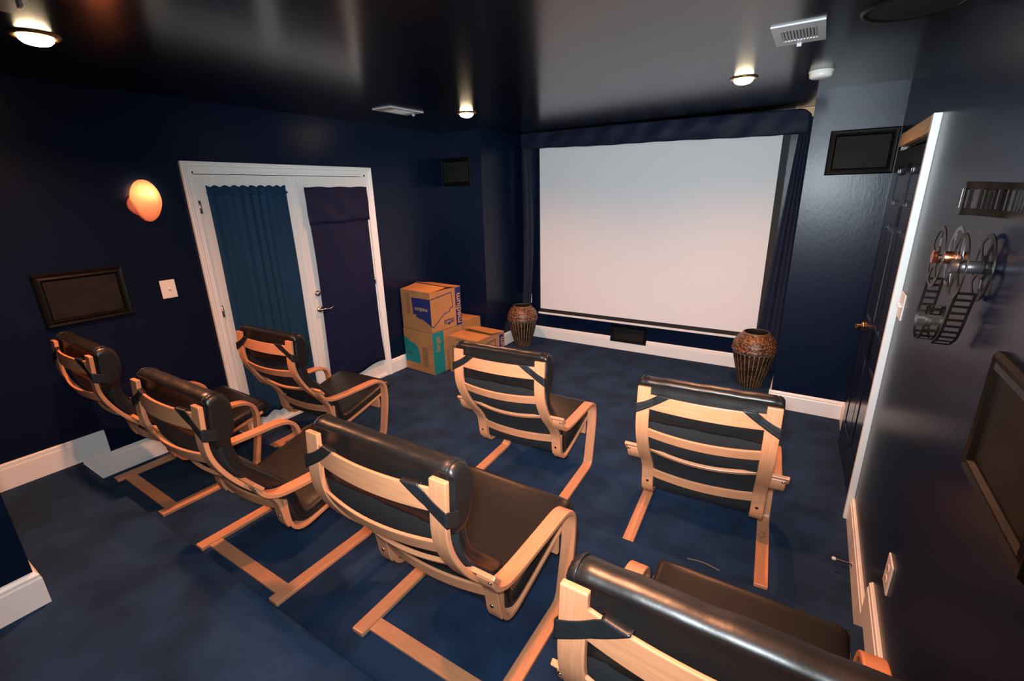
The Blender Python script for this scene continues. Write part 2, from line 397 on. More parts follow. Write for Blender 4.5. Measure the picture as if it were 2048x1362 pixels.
# door curtains
def curtain_mesh(y0, y1, z0, z1, folds, amp, hem_noise, top_frill, ny=120, nz=40, flare=0.0, pull=0.0):
    bm = new_bm(); rng = random.Random(3+folds); ph = [rng.uniform(0, 6) for _ in range(6)]; G = []
    th = .004
    for side in (0, 1):
        g = []
        for i in range(nz+1):
            v = i/nz; row = []
            for j in range(ny+1):
                u = j/ny; f = folds*2*PI*u
                a = amp*(.55+.45*math.sin(3*u*PI+ph[0]))*(1 if v > .9 else .85+.4*(1-v))
                x = a*(math.sin(f+.6*math.sin(2.1*u*6+ph[1])+.5*math.sin(1.2*(1-v)*2+ph[2]+u*4)))
                x += .004*math.sin(14*u+9*v+ph[3])
                zb = z0 + hem_noise*(.5+.5*math.sin(f*.5+ph[4]))*.6 + hem_noise*.6*u
                zt = z1 + top_frill*math.sin(f+ph[5])
                z = zb+(zt-zb)*v
                yw = flare*math.sin(PI*v)*(u-.5)
                row.append(bm.verts.new((x+side*th, y0+(y1-y0)*u+yw+pull*(1-v)*(.5-u), z)))
            g.append(row)
        G.append(g)
    for s_, g in enumerate(G):
        for i in range(nz):
            for j in range(ny):
                f = bm.faces.new((g[i][j], g[i][j+1], g[i+1][j+1], g[i+1][j])); f.smooth = True
    for i in range(nz):
        for j in (0, ny): bm.faces.new((G[0][i][j], G[0][i+1][j], G[1][i+1][j], G[1][i][j]))
    for j in range(ny):
        for i in (0, nz): bm.faces.new((G[0][i][j], G[0][i][j+1], G[1][i][j+1], G[1][i][j]))
    return bm
XD = XL+.012
t = thing('door_curtain', 'teal-blue gathered curtain with soft folds on the left french door', 'curtain', (XD, 0, 0), group=None)
obj('curtain_cloth', curtain_mesh(1.795, 2.405, .10, 1.955, 9, .009, .045, .006), CURT_B, t)
bm = new_bm(); p = [Vector((.004+.004*math.sin(k*.9), 1.79+.62*k/60, 1.905+.002*math.sin(k))) for k in range(61)]; tube(bm, p, .010, 8)
obj('rod_sleeve', bm, CURT_B, t)
t = thing('door_curtain', 'flat dark navy satin panel with folded top flap on the right french door', 'curtain', (XD, 0, 0))
obj('curtain_cloth', curtain_mesh(2.572, 3.228, .14, 1.925, 3, .0035, .05, .002, flare=-.04, pull=-.03), CURT_N, t)
o = obj('top_flap', curtain_mesh(2.566, 3.236, 1.63, 1.945, 3, .003, .012, .003, nz=10), CURT_N, t); o.location = (.011, 0, 0)

# ------------------------------------------------------------------ right wall door (navy, six panels, a touch ajar)
bm = new_bm(); prism(bm, [(XR, OY1), (XR-.026, OY1), (XR-.028, OY1-.035), (XR-.032, OY1-.04), (XR-.032, OY1-.07), (XR, OY1-.07)], 'Z', 0, OT+.080)
struct(obj('trim_3', bm, TRIM, bevel=.002))
struct(boxo('trim_4', PINE, None, XR-.028, XR, OY1-.001, OY2-.005, OT+.005, OT+.080, bevel=.002))
struct(boxo('trim_5', DOORN, None, (XR-.016, XR, OY2, OY2+.07, 0, OT+.005), (XR, XR+T, OY2-.014, OY2, 0, OT)))
struct(boxo('trim_6', DOORN, None, (XR, XR+T, OY1, OY2, OT-.014, OT), (XR, XR+T, OY1, OY1+.014, 0, OT)))
d3 = bpy.data.objects.new('door_3', None); C.objects.link(d3); d3['kind'] = 'structure'
d3.location = (XR+.002, OY1+.022, .012); d3.rotation_euler = (0, 0, math.radians(2.6))
LW, LH = .885, 2.03
bm = new_bm(); box(bm, .008, .032, 0, LW, 0, LH)
st = .115; zs = [(.22, .80), (1.00, 1.60), (1.72, 1.92)]; ymid = LW/2
for x0, x1 in ((0, .008), (.032, .040)):
    box(bm, x0, x1, 0, st, 0, LH); box(bm, x0, x1, LW-st, LW, 0, LH); box(bm, x0, x1, ymid-.055, ymid+.055, .2, 1.95)
    for a, b in ((0, .22), (.80, 1.00), (1.60, 1.72), (1.92, LH)): box(bm, x0, x1, st, LW-st, a, b)
obj('door_leaf', bm, DOORN, d3, bevel=.002)
for a, b in zs:
    for y0, y1 in ((st, ymid-.055), (ymid+.055, LW-st)):
        bm = new_bm(); x = .008
        o_ = [(y0+.012, a+.012), (y1-.012, a+.012), (y1-.012, b-.012), (y0+.012, b-.012)]; i_ = [(y0+.035, a+.035), (y1-.035, a+.035), (y1-.035, b-.035), (y0+.035, b-.035)]
        A = [bm.verts.new((x+.001, p, q)) for p, q in o_]; B = [bm.verts.new((x-.006, p, q)) for p, q in i_]
        bm.faces.new(B); bm.faces.new(A[::-1])
        for k in range(4): bm.faces.new((A[k], A[(k+1) % 4], B[(k+1) % 4], B[k]))
        obj('raised_panel', bm, DOORN, d3)
for z in (1.80, 1.06, .30):
    bm = new_bm(); tube(bm, [Vector((-.012, -.008, z-.05)), Vector((-.012, -.008, z+.05))], .0075, 10)
    for k in (-.05, -.017, .017, .05): tube(bm, [Vector((-.012, -.008, z+k-.003)), Vector((-.012, -.008, z+k+.003))], .0095, 10)
    box(bm, -.006, -.002, -.004, .02, z-.05, z+.05); obj('hinge', bm, BRASS, d3)
lv = obj('lever_handle', lever_bm(-1, -1, .10), BRASS, d3); lv.location = (0, LW-.065, .925)

# ------------------------------------------------------------------ recliner chairs
AO, AW, AT = .357, .062, .022     # arm outer x, width, thickness
PW, PT, PO = .060, .019, .297
POST = [(-.452, .985), (-.458, .90), (-.462, .83), (-.455, .77), (-.431, .705), (-.388, .63), (-.338, .565), (-.284, .505), (-.245, .445), (-.232, .385), (-.225, .33), (-.214, .295)]
SEATL = [(-.214, .43), (-.214, .36), (-.206, .30), (-.180, .262), (-.135, .250), (-.07, .262), (.06, .292), (.20, .326), (.315, .354)]
ARM = [(-.345, .602), (-.336, .570), (-.314, .538), (-.282, .517), (-.24, .504), (-.15, .496), (0, .492), (.12, .490), (.175, .483), (.218, .461), (.243, .425), (.251, .38), (.249, .32), (.240, .25), (.224, .17), (.206, .09), (.196, .05), (.180, .024), (.150, .012), (.10, .011), (-.1, .011), (-.372, .011)]
def yz(pts, x, n=5): return catmull([(x, a, b) for a, b in pts], n)
def post_y(z):
    pts = POST
    for (y0, z0), (y1, z1) in zip(pts, pts[1:]):
        if z1 <= z <= z0: return y0+(y1-y0)*(z0-z)/(z0-z1), math.atan2(y1-y0, z0-z1)
    return pts[0][0], 0
def slat_bm(z, hgt, xh, thick, bow, yoff, mid=None):
    y0, an = post_y(z); dz = Vector((0, -math.sin(an), math.cos(an))); dn = Vector((0, math.cos(an), math.sin(an)))
    bm = new_bm(); path = []
    XS = [-xh+2*xh*k/20 for k in range(21)] if mid is None else [-xh, -.30, -.24, -.235]+[-.22+.44*k/14 for k in range(15)]+[.235, .24, .30, xh]
    n = len(XS)-1
    for k in range(n+1):
        x = XS[k]; q = min(1, abs(x)/.24); path.append(Vector((x, y0, z))+dn*(yoff-bow*(1-q*q)))
    W = dz; uvl = bm.loops.layers.uv.active; rings = []; s = 0
    for i, p in enumerate(path):
        t = (path[min(i+1, n)]-path[max(i-1, 0)]).normalized(); N = t.cross(W)
        lo = -hgt/2 if (mid is None or abs(p.x) > .236) else hgt/2-mid
        rings.append([bm.verts.new(p+W*(lo if a < 0 else hgt/2)+N*b*thick/2) for a, b in ((-1, -1), (1, -1), (1, 1), (-1, 1))])
    for i in range(n):
        for k in range(4):
            f = bm.faces.new((rings[i][k], rings[i][(k+1) % 4], rings[i+1][(k+1) % 4], rings[i+1][k]))
            x0, x1 = path[i].x, path[i+1].x
            for l, uv in zip(f.loops, ((x0, k*.1), (x0, k*.1+.06), (x1, k*.1+.06), (x1, k*.1))): l[uvl].uv = uv
    bm.faces.new(rings[0]); bm.faces.new(rings[-1][::-1]); return bm

def cushion_bm(center, thick, hw, round_end=True, prof_n=5, mi_back=1, bulge=.012):
    """upholstered slab following a centre line (y,z) with rounded sides; the lower / rear side gets material mi_back"""
    path = catmull([(0, a, b) for a, b in center], 7); n = len(path); bm = new_bm(); rings = []
    sec = []
    for k in range(32):
        a = 2*PI*k/32; c, s = math.cos(a), math.sin(a)
        sec.append((math.copysign(abs(c)**.22, c), math.copysign(abs(s)**.55, s)))
    L = [0]
    for i in range(1, n): L.append(L[-1]+(path[i]-path[i-1]).length)
    for i, p in enumerate(path):
        t = (path[min(i+1, n-1)]-path[max(i-1, 0)]).normalized(); N = Vector((0, -t.z, t.y))
        if N.z < 0 and N.y < 0: N = -N
        d = min(L[i], L[-1]-L[i]); e = 1
        if round_end and d < .03: e = math.sqrt(max(.03, 1-((.03-d)/.03)**2))
        ww = 1 if d > .03 else 1-.03*(1-d/.03)
        rings.append([bm.verts.new(p+Vector((sx*hw*ww, 0, 0))+N*(sn*thick/2*e*(1+bulge*10*0))) for sx, sn in sec])
    m = len(sec)
    for i in range(n-1):
        for k in range(m):
            f = bm.faces.new((rings[i][k], rings[i][(k+1) % m], rings[i+1][(k+1) % m], rings[i+1][k])); f.smooth = True
            f.material_index = mi_back if 17 <= k <= 30 else 0
    for r in (rings[0], rings[-1]): bm.faces.new(r)
    return bm
BACKC = [(-.378, .925), (-.386, .88), (-.394, .83), (-.394, .765), (-.372, .690), (-.318, .618), (-.258, .550), (-.206, .480), (-.178, .41), (-.164, .345), (-.145, .302), (-.105, .290), (0, .310), (.12, .338), (.25, .368), (.368, .390)]

def pillow_bm():
    bm = new_bm(); prof = [(-.432, .988), (-.436, 1.008), (-.422, 1.022), (-.398, 1.026), (-.372, 1.016), (-.352, .992), (-.343, .955), (-.343, .905), (-.352, .86), (-.368, .825), (-.392, .804), (-.418, .802), (-.436, .815), (-.441, .86), (-.439, .93)]
    P = [Vector((0, a, b)) for a, b in prof]; cl = []
    for i in range(len(P)):
        p0, p1, p2, p3 = P[i-1], P[i], P[(i+1) % len(P)], P[(i+2) % len(P)]
        for k in range(3):
            t = k/3; cl.append(.5*((2*p1)+(-p0+p2)*t+(2*p0-5*p1+4*p2-p3)*t*t+(-p0+3*p1-3*p2+p3)*t**3))
    cen = sum(cl, Vector())/len(cl); rings = []; rng = random.Random(4)
    xs = [-.302, -.300, -.292, -.284, -.276] + [-.27+.54*k/26 for k in range(27)] + [.276, .284, .292, .300, .302]
    sc = {0: .70, 1: .86, 2: .95, 3: .985, 4: .965}
    for i, x in enumerate(xs):
        e = min(i, len(xs)-1-i); s = sc.get(e, 1.0)
        rip = .0012*math.sin(x*33)+.0007*math.sin(x*71+1)
        rings.append([bm.verts.new(Vector((x, 0, 0))+cen+(c-cen)*s+(c-cen).normalized()*(rip*(1 if e > 4 else .2) + (.0016*math.sin(j*2.4+i) if e < 4 else 0))) for j, c in enumerate(cl)])
    for i in range(len(rings)-1):
        for k in range(len(cl)):
            f = bm.faces.new((rings[i][k], rings[i][(k+1) % len(cl)], rings[i+1][(k+1) % len(cl)], rings[i+1][k])); f.smooth = True
    for r in (rings[0], rings[-1]): bm.faces.new(r)
    return bm, cl, cen
def bolt_bm(p, n, r=.0075):
    bm = new_bm(); p = Vector(p); n = Vector(n).normalized()
    tube(bm, [p-n*.002, p+n*.0035], r, 12)
    tube(bm, [p+n*.0034, p+n*.0038], r*.45, 6, mi=1); return bm

def make_chair(label, crossbar=True):
    t = thing('recliner_chair', label, 'chair')
    t['group'] = 'bentwood recliners'
    for s in (-1, 1):
        bm = new_bm(); sweep(bm, yz(POST, s*(PO-PW/2)), (1, 0, 0), PW, PT); obj('back_post', bm, BIRCH, t, bevel=.004, segs=3)
        bm = new_bm(); sweep(bm, yz(SEATL, s*(PO-PW/2)), (1, 0, 0), PW, PT); obj('seat_rail', bm, BIRCH, t, bevel=.004, segs=3)
        bm = new_bm(); sweep(bm, yz(ARM, s*(AO-AW/2), 6), (1, 0, 0), AW, AT); obj('arm_frame', bm, BIRCH, t, bevel=.005, segs=3)
        y, an = post_y(.352); obj('bolt', bolt_bm((s*(PO-.032), y-PT/2, .352), (0, -math.cos(an), -math.sin(an))), [STEEL, DARK], t)
        y, an = post_y(.588); dn = Vector((0, math.cos(an), math.sin(an)))
        pt = Vector((s*(AO-.010), y, .588))+dn*(.004)
        obj('bolt', bolt_bm(pt, -dn), [STEEL, DARK], t)
        for z in (.345, .262): obj('bolt', bolt_bm((s*(AO-.030), .2625-(.345-z)*.12, z), (0, 1, -.1), .009), [STEEL, DARK], t)
    obj('back_slat', slat_bm(.915, .072, .238, .011, .028, 0), BIRCH, t, bevel=.003)
    obj('back_slat', slat_bm(.752, .054, .238, .011, .028, 0), BIRCH, t, bevel=.003)
    obj('back_slat', slat_bm(.408, .054, .238, .011, .028, 0), BIRCH, t, bevel=.003)
    obj('cross_rail', slat_bm(.590, .052, AO+.012, .016, .034, PT/2+.0085, mid=.026), BIRCH, t, bevel=.005)
    boxo('front_rail', BIRCH, t, -.294, .294, .205, .225, .235, .315, bevel=.003)
    if crossbar: boxo('floor_rail', BIRCH, t, -(AO-AW), AO-AW, -.335, -.272, .001, .015, bevel=.003)
    cu = obj('seat_cushion', cushion_bm(BACKC, .075, .290), [LEATHER, FABRIC], t)
    for s in (-1, 1):
        bm = new_bm(); tube(bm, catmull([(s*.288, a, b) for a, b in BACKC], 7), .0035, 6); obj('piping', bm, LEATHER_B, cu)
    pb, cl, cen = pillow_bm(); pi_ = obj('head_pillow', pb, LEATHER, t); pi_.location = (0, 0, -.009)
    for s in (-1, 1):
        bm = new_bm(); tube(bm, [Vector((s*.280, 0, 0))+cen+(c-cen)*1.0 for c in cl], .0026, 6, close=True); obj('seam', bm, LEATHER_B, pi_)
    for s in (-1, 1):
        bm = new_bm(); z0, z1 = .955, .868; pts = []; nr = []
        def onback(x, z):
            y, an = post_y(z); q = min(1, x/.24); dn = Vector((0, math.cos(an), math.sin(an)))
            off = -(.028*(1-q*q)+.0055+.0025) if x < .215 else -(PT/2+.0025)
            if .215 <= x < .236: off = -(PT/2+.0025)*((x-.215)/.021)-(.0115)*(1-(x-.215)/.021)
            return Vector((s*x, y, z))+dn*off
        for k in range(19):
            u = k/18; row = []
            for e_ in range(9):
                a = e_/8
                xt, zt_ = .146+.058*a, .956; xb, zb_ = PO+.004, .852+.050*a
                ue = u; x = xt+(xb-xt)*ue; z = zt_+(zb_-zt_)*ue-.006*math.sin(PI*ue)
                row.append(onback(x, z)+Vector((0, -.0016*abs(math.sin(a*PI*2.5))*(.3+u), 0)))
            if k == 0:
                pts.append([q+Vector((0, .018, -.012)) for q in row]); pts.append([q+Vector((0, .016, .002)) for q in row]); pts.append([q+Vector((0, .003, .002)) for q in row])
            pts.append(row)
        for (dy, dz) in ((.006, -.003), (.018, -.009), (.032, -.016), (.050, -.022)):
            row = []
            for e_ in range(9):
                zz = .852+.050*e_/8+dz; y, an = post_y(zz); row.append(Vector((s*(PO+.0045), y-PT/2+dy, zz)))
            pts.append(row)
        VA = [[bm.verts.new(q) for q in r] for r in pts]; VB = [[bm.verts.new(q+Vector((s*.0012, -.0025, 0))) for q in r] for r in pts]
        for V in (VA, VB):
            for i in range(len(V)-1):
                for k in range(8): f = bm.faces.new((V[i][k], V[i][k+1], V[i+1][k+1], V[i+1][k])); f.smooth = True
        for i in range(len(VA)-1):
            for k in (0, 8): bm.faces.new((VA[i][k], VA[i+1][k], VB[i+1][k], VB[i][k]))
        obj('pillow_strap', bm, STRAPM, t)
    return t
chairs = [
    ('recliner against the left wall below the black wall speaker, back row on the raised step', -3.251, 1.182, T2, -.013),
    ('back row recliner between the wall-side recliner and the big central one', -2.120, 1.156, T2, -.002),
    ('big central foreground recliner of the back row, fully seen from behind', -1.028, 1.251, T2, .005),
    ('nearest recliner in the bottom right corner, only its headrest, top slat and seat in view', -.027, 1.114, T2, -.002),
    ('front row recliner directly before the white french doors with teal curtain', -3.047, 2.081, 0, .047),
    ('front row recliner just before the cardboard boxes, middle of the front row', -1.446, 2.506, 0, .057),
    ('front row recliner on the right facing the big ribbed vase, pen mark on its runner', -.333, 2.484, 0, .071)]
first = make_chair(chairs[0][0])
for i, (lb, x, y, z, r) in enumerate(chairs):
    if i == 0: first.location = (x, y, z); first.rotation_euler = (0, 0, r); c = first
    elif i < 6:
        c = dup(first, (x, y, z), r, lb)
        if i == 3:
            for ch in c.children:
                if ch.name.startswith('head_pillow'): ch.location = (0, .006, -.026)
    else:
        c = make_chair(lb, False); c.location = (x, y, z); c.rotation_euler = (0, 0, r)
        bm = new_bm(); xo = AO-AW/2
        tube(bm, catmull([(xo-.012, .075, .0225), (xo+.004, .085, .0225), (xo+.010, .074, .0225), (xo-.001, .064, .0225), (xo+.010, .052, .0225), (xo-.004, .040, .0225), (xo-.014, .050, .0225)], 5), .0012, 5)
        tube(bm, catmull([(xo-.020, .060, .0225), (xo-.026, .050, .0225), (xo-.020, .038, .0225), (xo-.010, .030, .0225), (xo+.002, .026, .0225)], 5), .0012, 5)
        pm = obj('pen_mark', bm, MARKER, c); pm.location = (0, -.045, -.0005)

# ------------------------------------------------------------------ projection screen and drapes
YS = 5.15
t = thing('projection_screen', 'large blank white projection screen with black border filling the front alcove', 'screen', (-1.62, YS, 0))
sx0, sx1, sz0, sz1 = -2.855+1.62, -.365+1.62, .43, 2.36
boxo('screen_fabric', SCREENW, t, sx0, sx1, -.002, .002, sz0, sz1)
boxo('black_border', SCREENB, t, (sx0-.012, sx0, -.002, .002, sz0-.045, sz1), (sx1, sx1+.06, -.002, .002, sz0-.045, sz1), (sx0, sx1, -.002, .002, sz0-.045, sz0))
boxo('bottom_bar', BARM, t, sx0-.03, sx1+.07, -.009, .009, sz0-.072, sz0-.047, bevel=.004)
bm = new_bm(); lathe(bm, [(.045, sx0-.05), (.045, sx1+.09)], 20, axis='X', org=(0, .02, 2.40)); obj('roller_case', bm, SCREENB, t)
def drape(name, label, x0t, x1t, x0b, x1b, z1, z0, amp, folds, y, mid=None, yy=None):
    bm = new_bm(); nu, nv = 36, 36; G = [[], []]
    for v in range(nv+1):
        q = v/nv; z = z0+(z1-z0)*q
        a = x0b+(x0t-x0b)*q; b = x1b+(x1t-x1b)*q
        if mid: a += mid[0]*math.sin(PI*q); b += mid[1]*math.sin(PI*q)
        for s_ in (0, 1):
            row = []
            for u in range(nu+1):
                w_ = u/nu; row.append(bm.verts.new((a+(b-a)*w_, y+amp*math.sin(folds*2*PI*w_+q*1.5)+.004*math.sin(9*q+5*w_)-s_*.004, z)))
            G[s_].append(row)
    for g in G:
        for i in range(nv):
            for j in range(nu): f = bm.faces.new((g[i][j], g[i][j+1], g[i+1][j+1], g[i+1][j])); f.smooth = True
    for i in range(nv):
        for j in (0, nu): bm.faces.new((G[0][i][j], G[0][i+1][j], G[1][i+1][j], G[1][i][j]))
    for j in range(nu):
        for i in (0, nv): bm.faces.new((G[0][i][j], G[0][i][j+1], G[1][i][j+1], G[1][i][j]))
    return tag(obj(name, bm, DRAPE), label, 'curtain')
drape('side_drape', 'navy cloth hanging down the left side of the screen', -3.07, -2.965, -3.125, -3.03, 2.40, .06, .010, 2, 5.118, mid=(.02, .06))
drape('side_drape', 'navy cloth hanging down the right side of the screen beside the column', -.237, -.150, -.37, -.148, 2.42, .03, .011, 2, 5.116, mid=(.0, .0))
# valance: a long sagging cloth roll along the top
bm = new_bm(); nu, nv = 120, 14; g = []
for i in range(nu+1):
    u = i/nu; x = -3.045+2.880*u; row = []
    zt = 2.503-.022*u**3-(.05*max(0, (u-.97)/.03)**2); zb = 2.335-.055*u+.003*math.sin(u*13)+.0015*math.sin(u*61)
    for j in range(nv+1):
        q = j/nv; z = zt+(zb-zt)*q
        y = 5.055-.014*math.sin(PI*q)*(1+.3*math.sin(u*37))-.006*math.sin(x*22+q*3)-.012*math.sin(x*5.3+q*4)*q
        row.append(bm.verts.new((x, y, z)))
    for j in range(nv, -1, -1): row.append(bm.verts.new((x, row[j].co.y+.03, row[j].co.z+.003)))
    g.append(row)
m = len(g[0])
for i in range(nu):
    for j in range(m): f = bm.faces.new((g[i][j], g[i][(j+1) % m], g[i+1][(j+1) % m], g[i+1][j])); f.smooth = True
bm.faces.new(g[0]); bm.faces.new(g[-1][::-1])
tag(obj('valance_cloth', bm, DRAPE), 'long navy cloth valance draped across the top of the screen', 'valance')
tag(boxo('mounting_board', PINE, None, -.30, -.135, YF-.03, YF, H-.085, H-.002), 'bare wood board behind the valance, its end showing at the ceiling corner', 'board')

# ------------------------------------------------------------------ framed speakers
def framed_speaker(label, w_, h_, m_frame=BLACKF, wd=.045):
    """local: faces -Y, centred on origin, back at y=0"""
    t = thing('framed_speaker', label, 'speaker'); t['group'] = 'framed wall speakers'
    bm = new_bm(); a, b = w_/2, h_/2
    prof = [(0, 0), (0, .012), (.008, .022), (.022, .018), (.034, .022), (wd-.004, .012), (wd, .0)]
    rings = []
    for d, hgt in prof:
        rings.append([bm.verts.new(p) for p in ((-a+d, -hgt, -b+d), (a-d, -hgt, -b+d), (a-d, -hgt, b-d), (-a+d, -hgt, b-d))])
    for i in range(len(prof)-1):
        for k in range(4): bm.faces.new((rings[i][k], rings[i][(k+1) % 4], rings[i+1][(k+1) % 4], rings[i+1][k]))
    for k in range(4): bm.faces.new((rings[0][k], rings[0][(k+1) % 4], rings[-1][(k+1) % 4], rings[-1][k]))
    obj('frame', bm, m_frame, t)
    boxo('grille', GRILLE, t, -a+wd-.002, a-wd+.002, -.010, -.001, -b+wd-.002, b-wd+.002, bevel=.003)
    return t
def place(t, loc, rz): t.location = loc; t.rotation_euler = (0, 0, rz); return t
place(framed_speaker('black framed speaker on the left wall above the wall-side recliner', .432, .315), (XL, .972, 1.320), PI/2)
place(framed_speaker('small black framed speaker high on the narrow wall left of the screen', .400, .300), (-3.497, YC, 2.093), 0)
place(framed_speaker('black framed speaker high on the column right of the screen beside the navy door', .405, .305), (.197, YC, 2.075), 0)
place(framed_speaker('dark framed speaker on the near right wall, cut by the edge of the picture', .432, .300), (XR, 1.222, 1.337), -PI/2)
place(framed_speaker('low black speaker under the screen notched into the white baseboard', .436, .205, wd=.030), (-1.722, YF-.002, .199), 0)

# ------------------------------------------------------------------ wall plates
def plate(label, cat, name, toggles=0, outlet=False):
    t = thing(name, label, cat)
    boxo('cover_plate', PLASTIC, t, -.046 if toggles != 2 else -.058, .046 if toggles != 2 else .058, -.007, 0, -.062, .062, bevel=.003)
    if toggles:
        for k in ([0] if toggles == 1 else [-.024, .024]):
            bm = new_bm(); sweep(bm, [Vector((k, -.006, -.001)), Vector((k, -.020, .006))], (1, 0, 0), .009, .013); obj('toggle', bm, PLASTIC, t, bevel=.002)
    if outlet:
        for z in (-.022, .022):
            bm = new_bm(); lathe(bm, [(.017, -.007), (.016, -.0095)], 20, axis='Y', org=(0, 0, z)); f = obj('socket', bm, PLASTIC, t)
            boxo('slot', DARK, f, (-.008, -.005, -.0102, -.009, z-.005, z+.006), (.005, .008, -.0102, -.009, z-.005, z+.006))
    return t
place(plate('white switch plate on the left wall below the glowing sconce', 'switch', 'light_switch', 1), (XL, 1.417, 1.282), PI/2)
place(plate('white switch plate on the right wall next to the navy door trim', 'switch', 'light_switch', 2), (XR, 2.845, 1.293), -PI/2)
place(plate('white power outlet low on the right wall above the stepped baseboard', 'outlet', 'power_outlet', 0, True), (XR, 1.870, .500), -PI/2)
place(plate('white power outlet on the alcove wall just above the left vase', 'outlet', 'power_outlet', 0, True), (-3.095, YF, .520), 0)

# ------------------------------------------------------------------ sconce
t = thing('wall_sconce', 'glowing frosted shell-shaped glass sconce on the left wall', 'lamp', (XL, 1.40, 1.865))
def shell(cx, cyy, cz, rx, ry, rz_, tilt, open_z):
    bm = new_bm(); n, m_ = 20, 28; g = []
    for i in range(n+1):
        a = PI*i/n; row = []
        for j in range(m_+1):
            b = -PI/2+PI*j/m_
            z = math.cos(a)*rz_; rr = math.sin(a); 
            taper = 1-.28*(-(z)/rz_) if z < 0 else 1
            y = math.sin(b)*rr*ry*(1-.16*max(0, -z/rz_)); x = math.cos(b)*rr*rx
            x += .0012*math.cos(b*14)
            yy = y*math.cos(tilt)-z*math.sin(tilt); zz = y*math.sin(tilt)+z*math.cos(tilt)
            row.append(bm.verts.new((cx+x, cyy+yy, cz+zz)))
        g.append(row)
    for i in range(n):
        for j in range(m_): 
            try: f = bm.faces.new((g[i][j], g[i+1][j], g[i+1][j+1], g[i][j+1])); f.smooth = True
            except ValueError: pass
    bmesh.ops.remove_doubles(bm, verts=bm.verts, dist=.0003)
    return bm
sh = obj('glass_shade', shell(.030, .002, 0, .075, .086, .130, -.04, 0), SHADE, t); md = sh.modifiers.new('solid', 'SOLIDIFY'); md.thickness = .003
sh = obj('glass_lobe', shell(.012, -.040, -.030, .045, .058, .066, .35, 0), SHADE, t); md = sh.modifiers.new('solid', 'SOLIDIFY'); md.thickness = .003
bm = new_bm(); lathe(bm, [(0, 0), (.045, 0), (.040, .012), (0, .014)], 20, axis='X', caps=False); obj('wall_plate', bm, BRASS, t)
bm = new_bm(); lathe(bm, [(0, -.022), (.012, -.018), (.016, 0), (.010, .02), (0, .024)], 16, org=(.050, .0, .045), caps=False); obj('bulb', bm, BULB, t)
lamp('POINT', 'sconce_light', (XL+.068, 1.405, 1.91), 0.95, (1, .58, .30), shadow_soft_size=.015)

# ------------------------------------------------------------------ ceiling fittings
lb = ['recessed downlight glowing at the top left of the black ceiling', 'recessed downlight near the far left corner beside the small ceiling vent',
      'recessed downlight in the ceiling before the screen left of the smoke detector', 'recessed downlight above the nearest recliner']
for (x, y), l in zip(DOWN, lb):
    t = thing('recessed_downlight', l, 'ceiling light', (x, y, H)); t['group'] = 'ceiling downlights'
    bm = new_bm(); lathe(bm, [(.060, -.001), (.060, -.010), (.078, -.008), (.084, -.002), (.084, 0), (.060, 0)], 36, caps=False); obj('trim_ring', bm, CANM, t)
    bm = new_bm(); lathe(bm, [(.058, -.001), (.058, -.008), (.054, -.020), (.042, -.031), (.020, -.037), (.001, -.038)], 36, caps=True); obj('bulb', bm, BULB, t)
    lamp('SPOT', 'downlight', (x, y, H-.05), DOWN_W, WARM, target=(x, y, 0), spot_size=math.radians(150), spot_blend=1.0, shadow_soft_size=.045)
def vent(label, x0, x1, y0, y1, along):
    cx, cy_ = (x0+x1)/2, (y0+y1)/2; t = thing('ceiling_vent', label, 'vent', (cx, cy_, H)); a, b = (x1-x0)/2, (y1-y0)/2
    t['group'] = 'ceiling registers'
    fx, fy = a*.32, b*.50
    boxo('frame', METALW, t, (-a, a, -b, -b+fy, -.007, 0), (-a, a, b-fy*.8, b, -.007, 0), (-a, -a+fx, -b+fy, b-fy*.8, -.007, 0), (a-fx, a, -b+fy, b-fy*.8, -.007, 0))
    boxo('duct_shadow', DARK, t, -a+fx, a-fx, -b+fy, b-fy*.8, -.0012, 0)
    n = 11
    for k in range(n):
        x = -a+fx+(2*a-2*fx)*(k+.5)/n
        bm = new_bm(); sweep(bm, [Vector((x, -b+fy, -.005)), Vector((x, b-fy*.8, -.005))], (.75, 0, .66), .0085, .0012)
        obj('louvre', bm, METALW, t)
    boxo('damper_lever', METALW, t, -a*.15, a*.05, b-.016, b-.006, -.022, -.007, bevel=.001)
    return t
vent('white ceiling register with louvres right of the glowing front downlight', -.289, -.085, 2.590, 2.922, 0)
vent('thin white ceiling register near the far left downlight', -3.095, -2.895, 2.860, 3.235, 0)
vent('white ceiling register cut off at the top left corner of the picture', -2.520, -2.200, .44, .690, 0)
t = thing('smoke_detector', 'round white smoke detector on the ceiling before the right column', 'smoke detector', (-.105, 3.70, H))
bm = new_bm(); lathe(bm, [(.066, 0), (.066, -.010), (.060, -.012)], 32); obj('mounting_plate', bm, PLASTIC, t)
bm = new_bm(); lathe(bm, [(.058, -.010), (.062, -.016), (.060, -.034), (.048, -.042), (.001, -.044)], 32); obj('cover', bm, PLASTIC, t)
t = thing('ceiling_speaker', 'round black speaker grille in the ceiling at the top right', 'speaker', (.205, 2.65, H))
bm = new_bm(); lathe(bm, [(.150, 0), (.150, -.006), (.168, -.008), (.174, -.004), (.175, 0)], 48, caps=False); obj('trim_ring', bm, BLACKF, t)
bm = new_bm(); lathe(bm, [(.001, -.005), (.150, -.004)], 48, caps=False); obj('grille', bm, GRILLE, t)

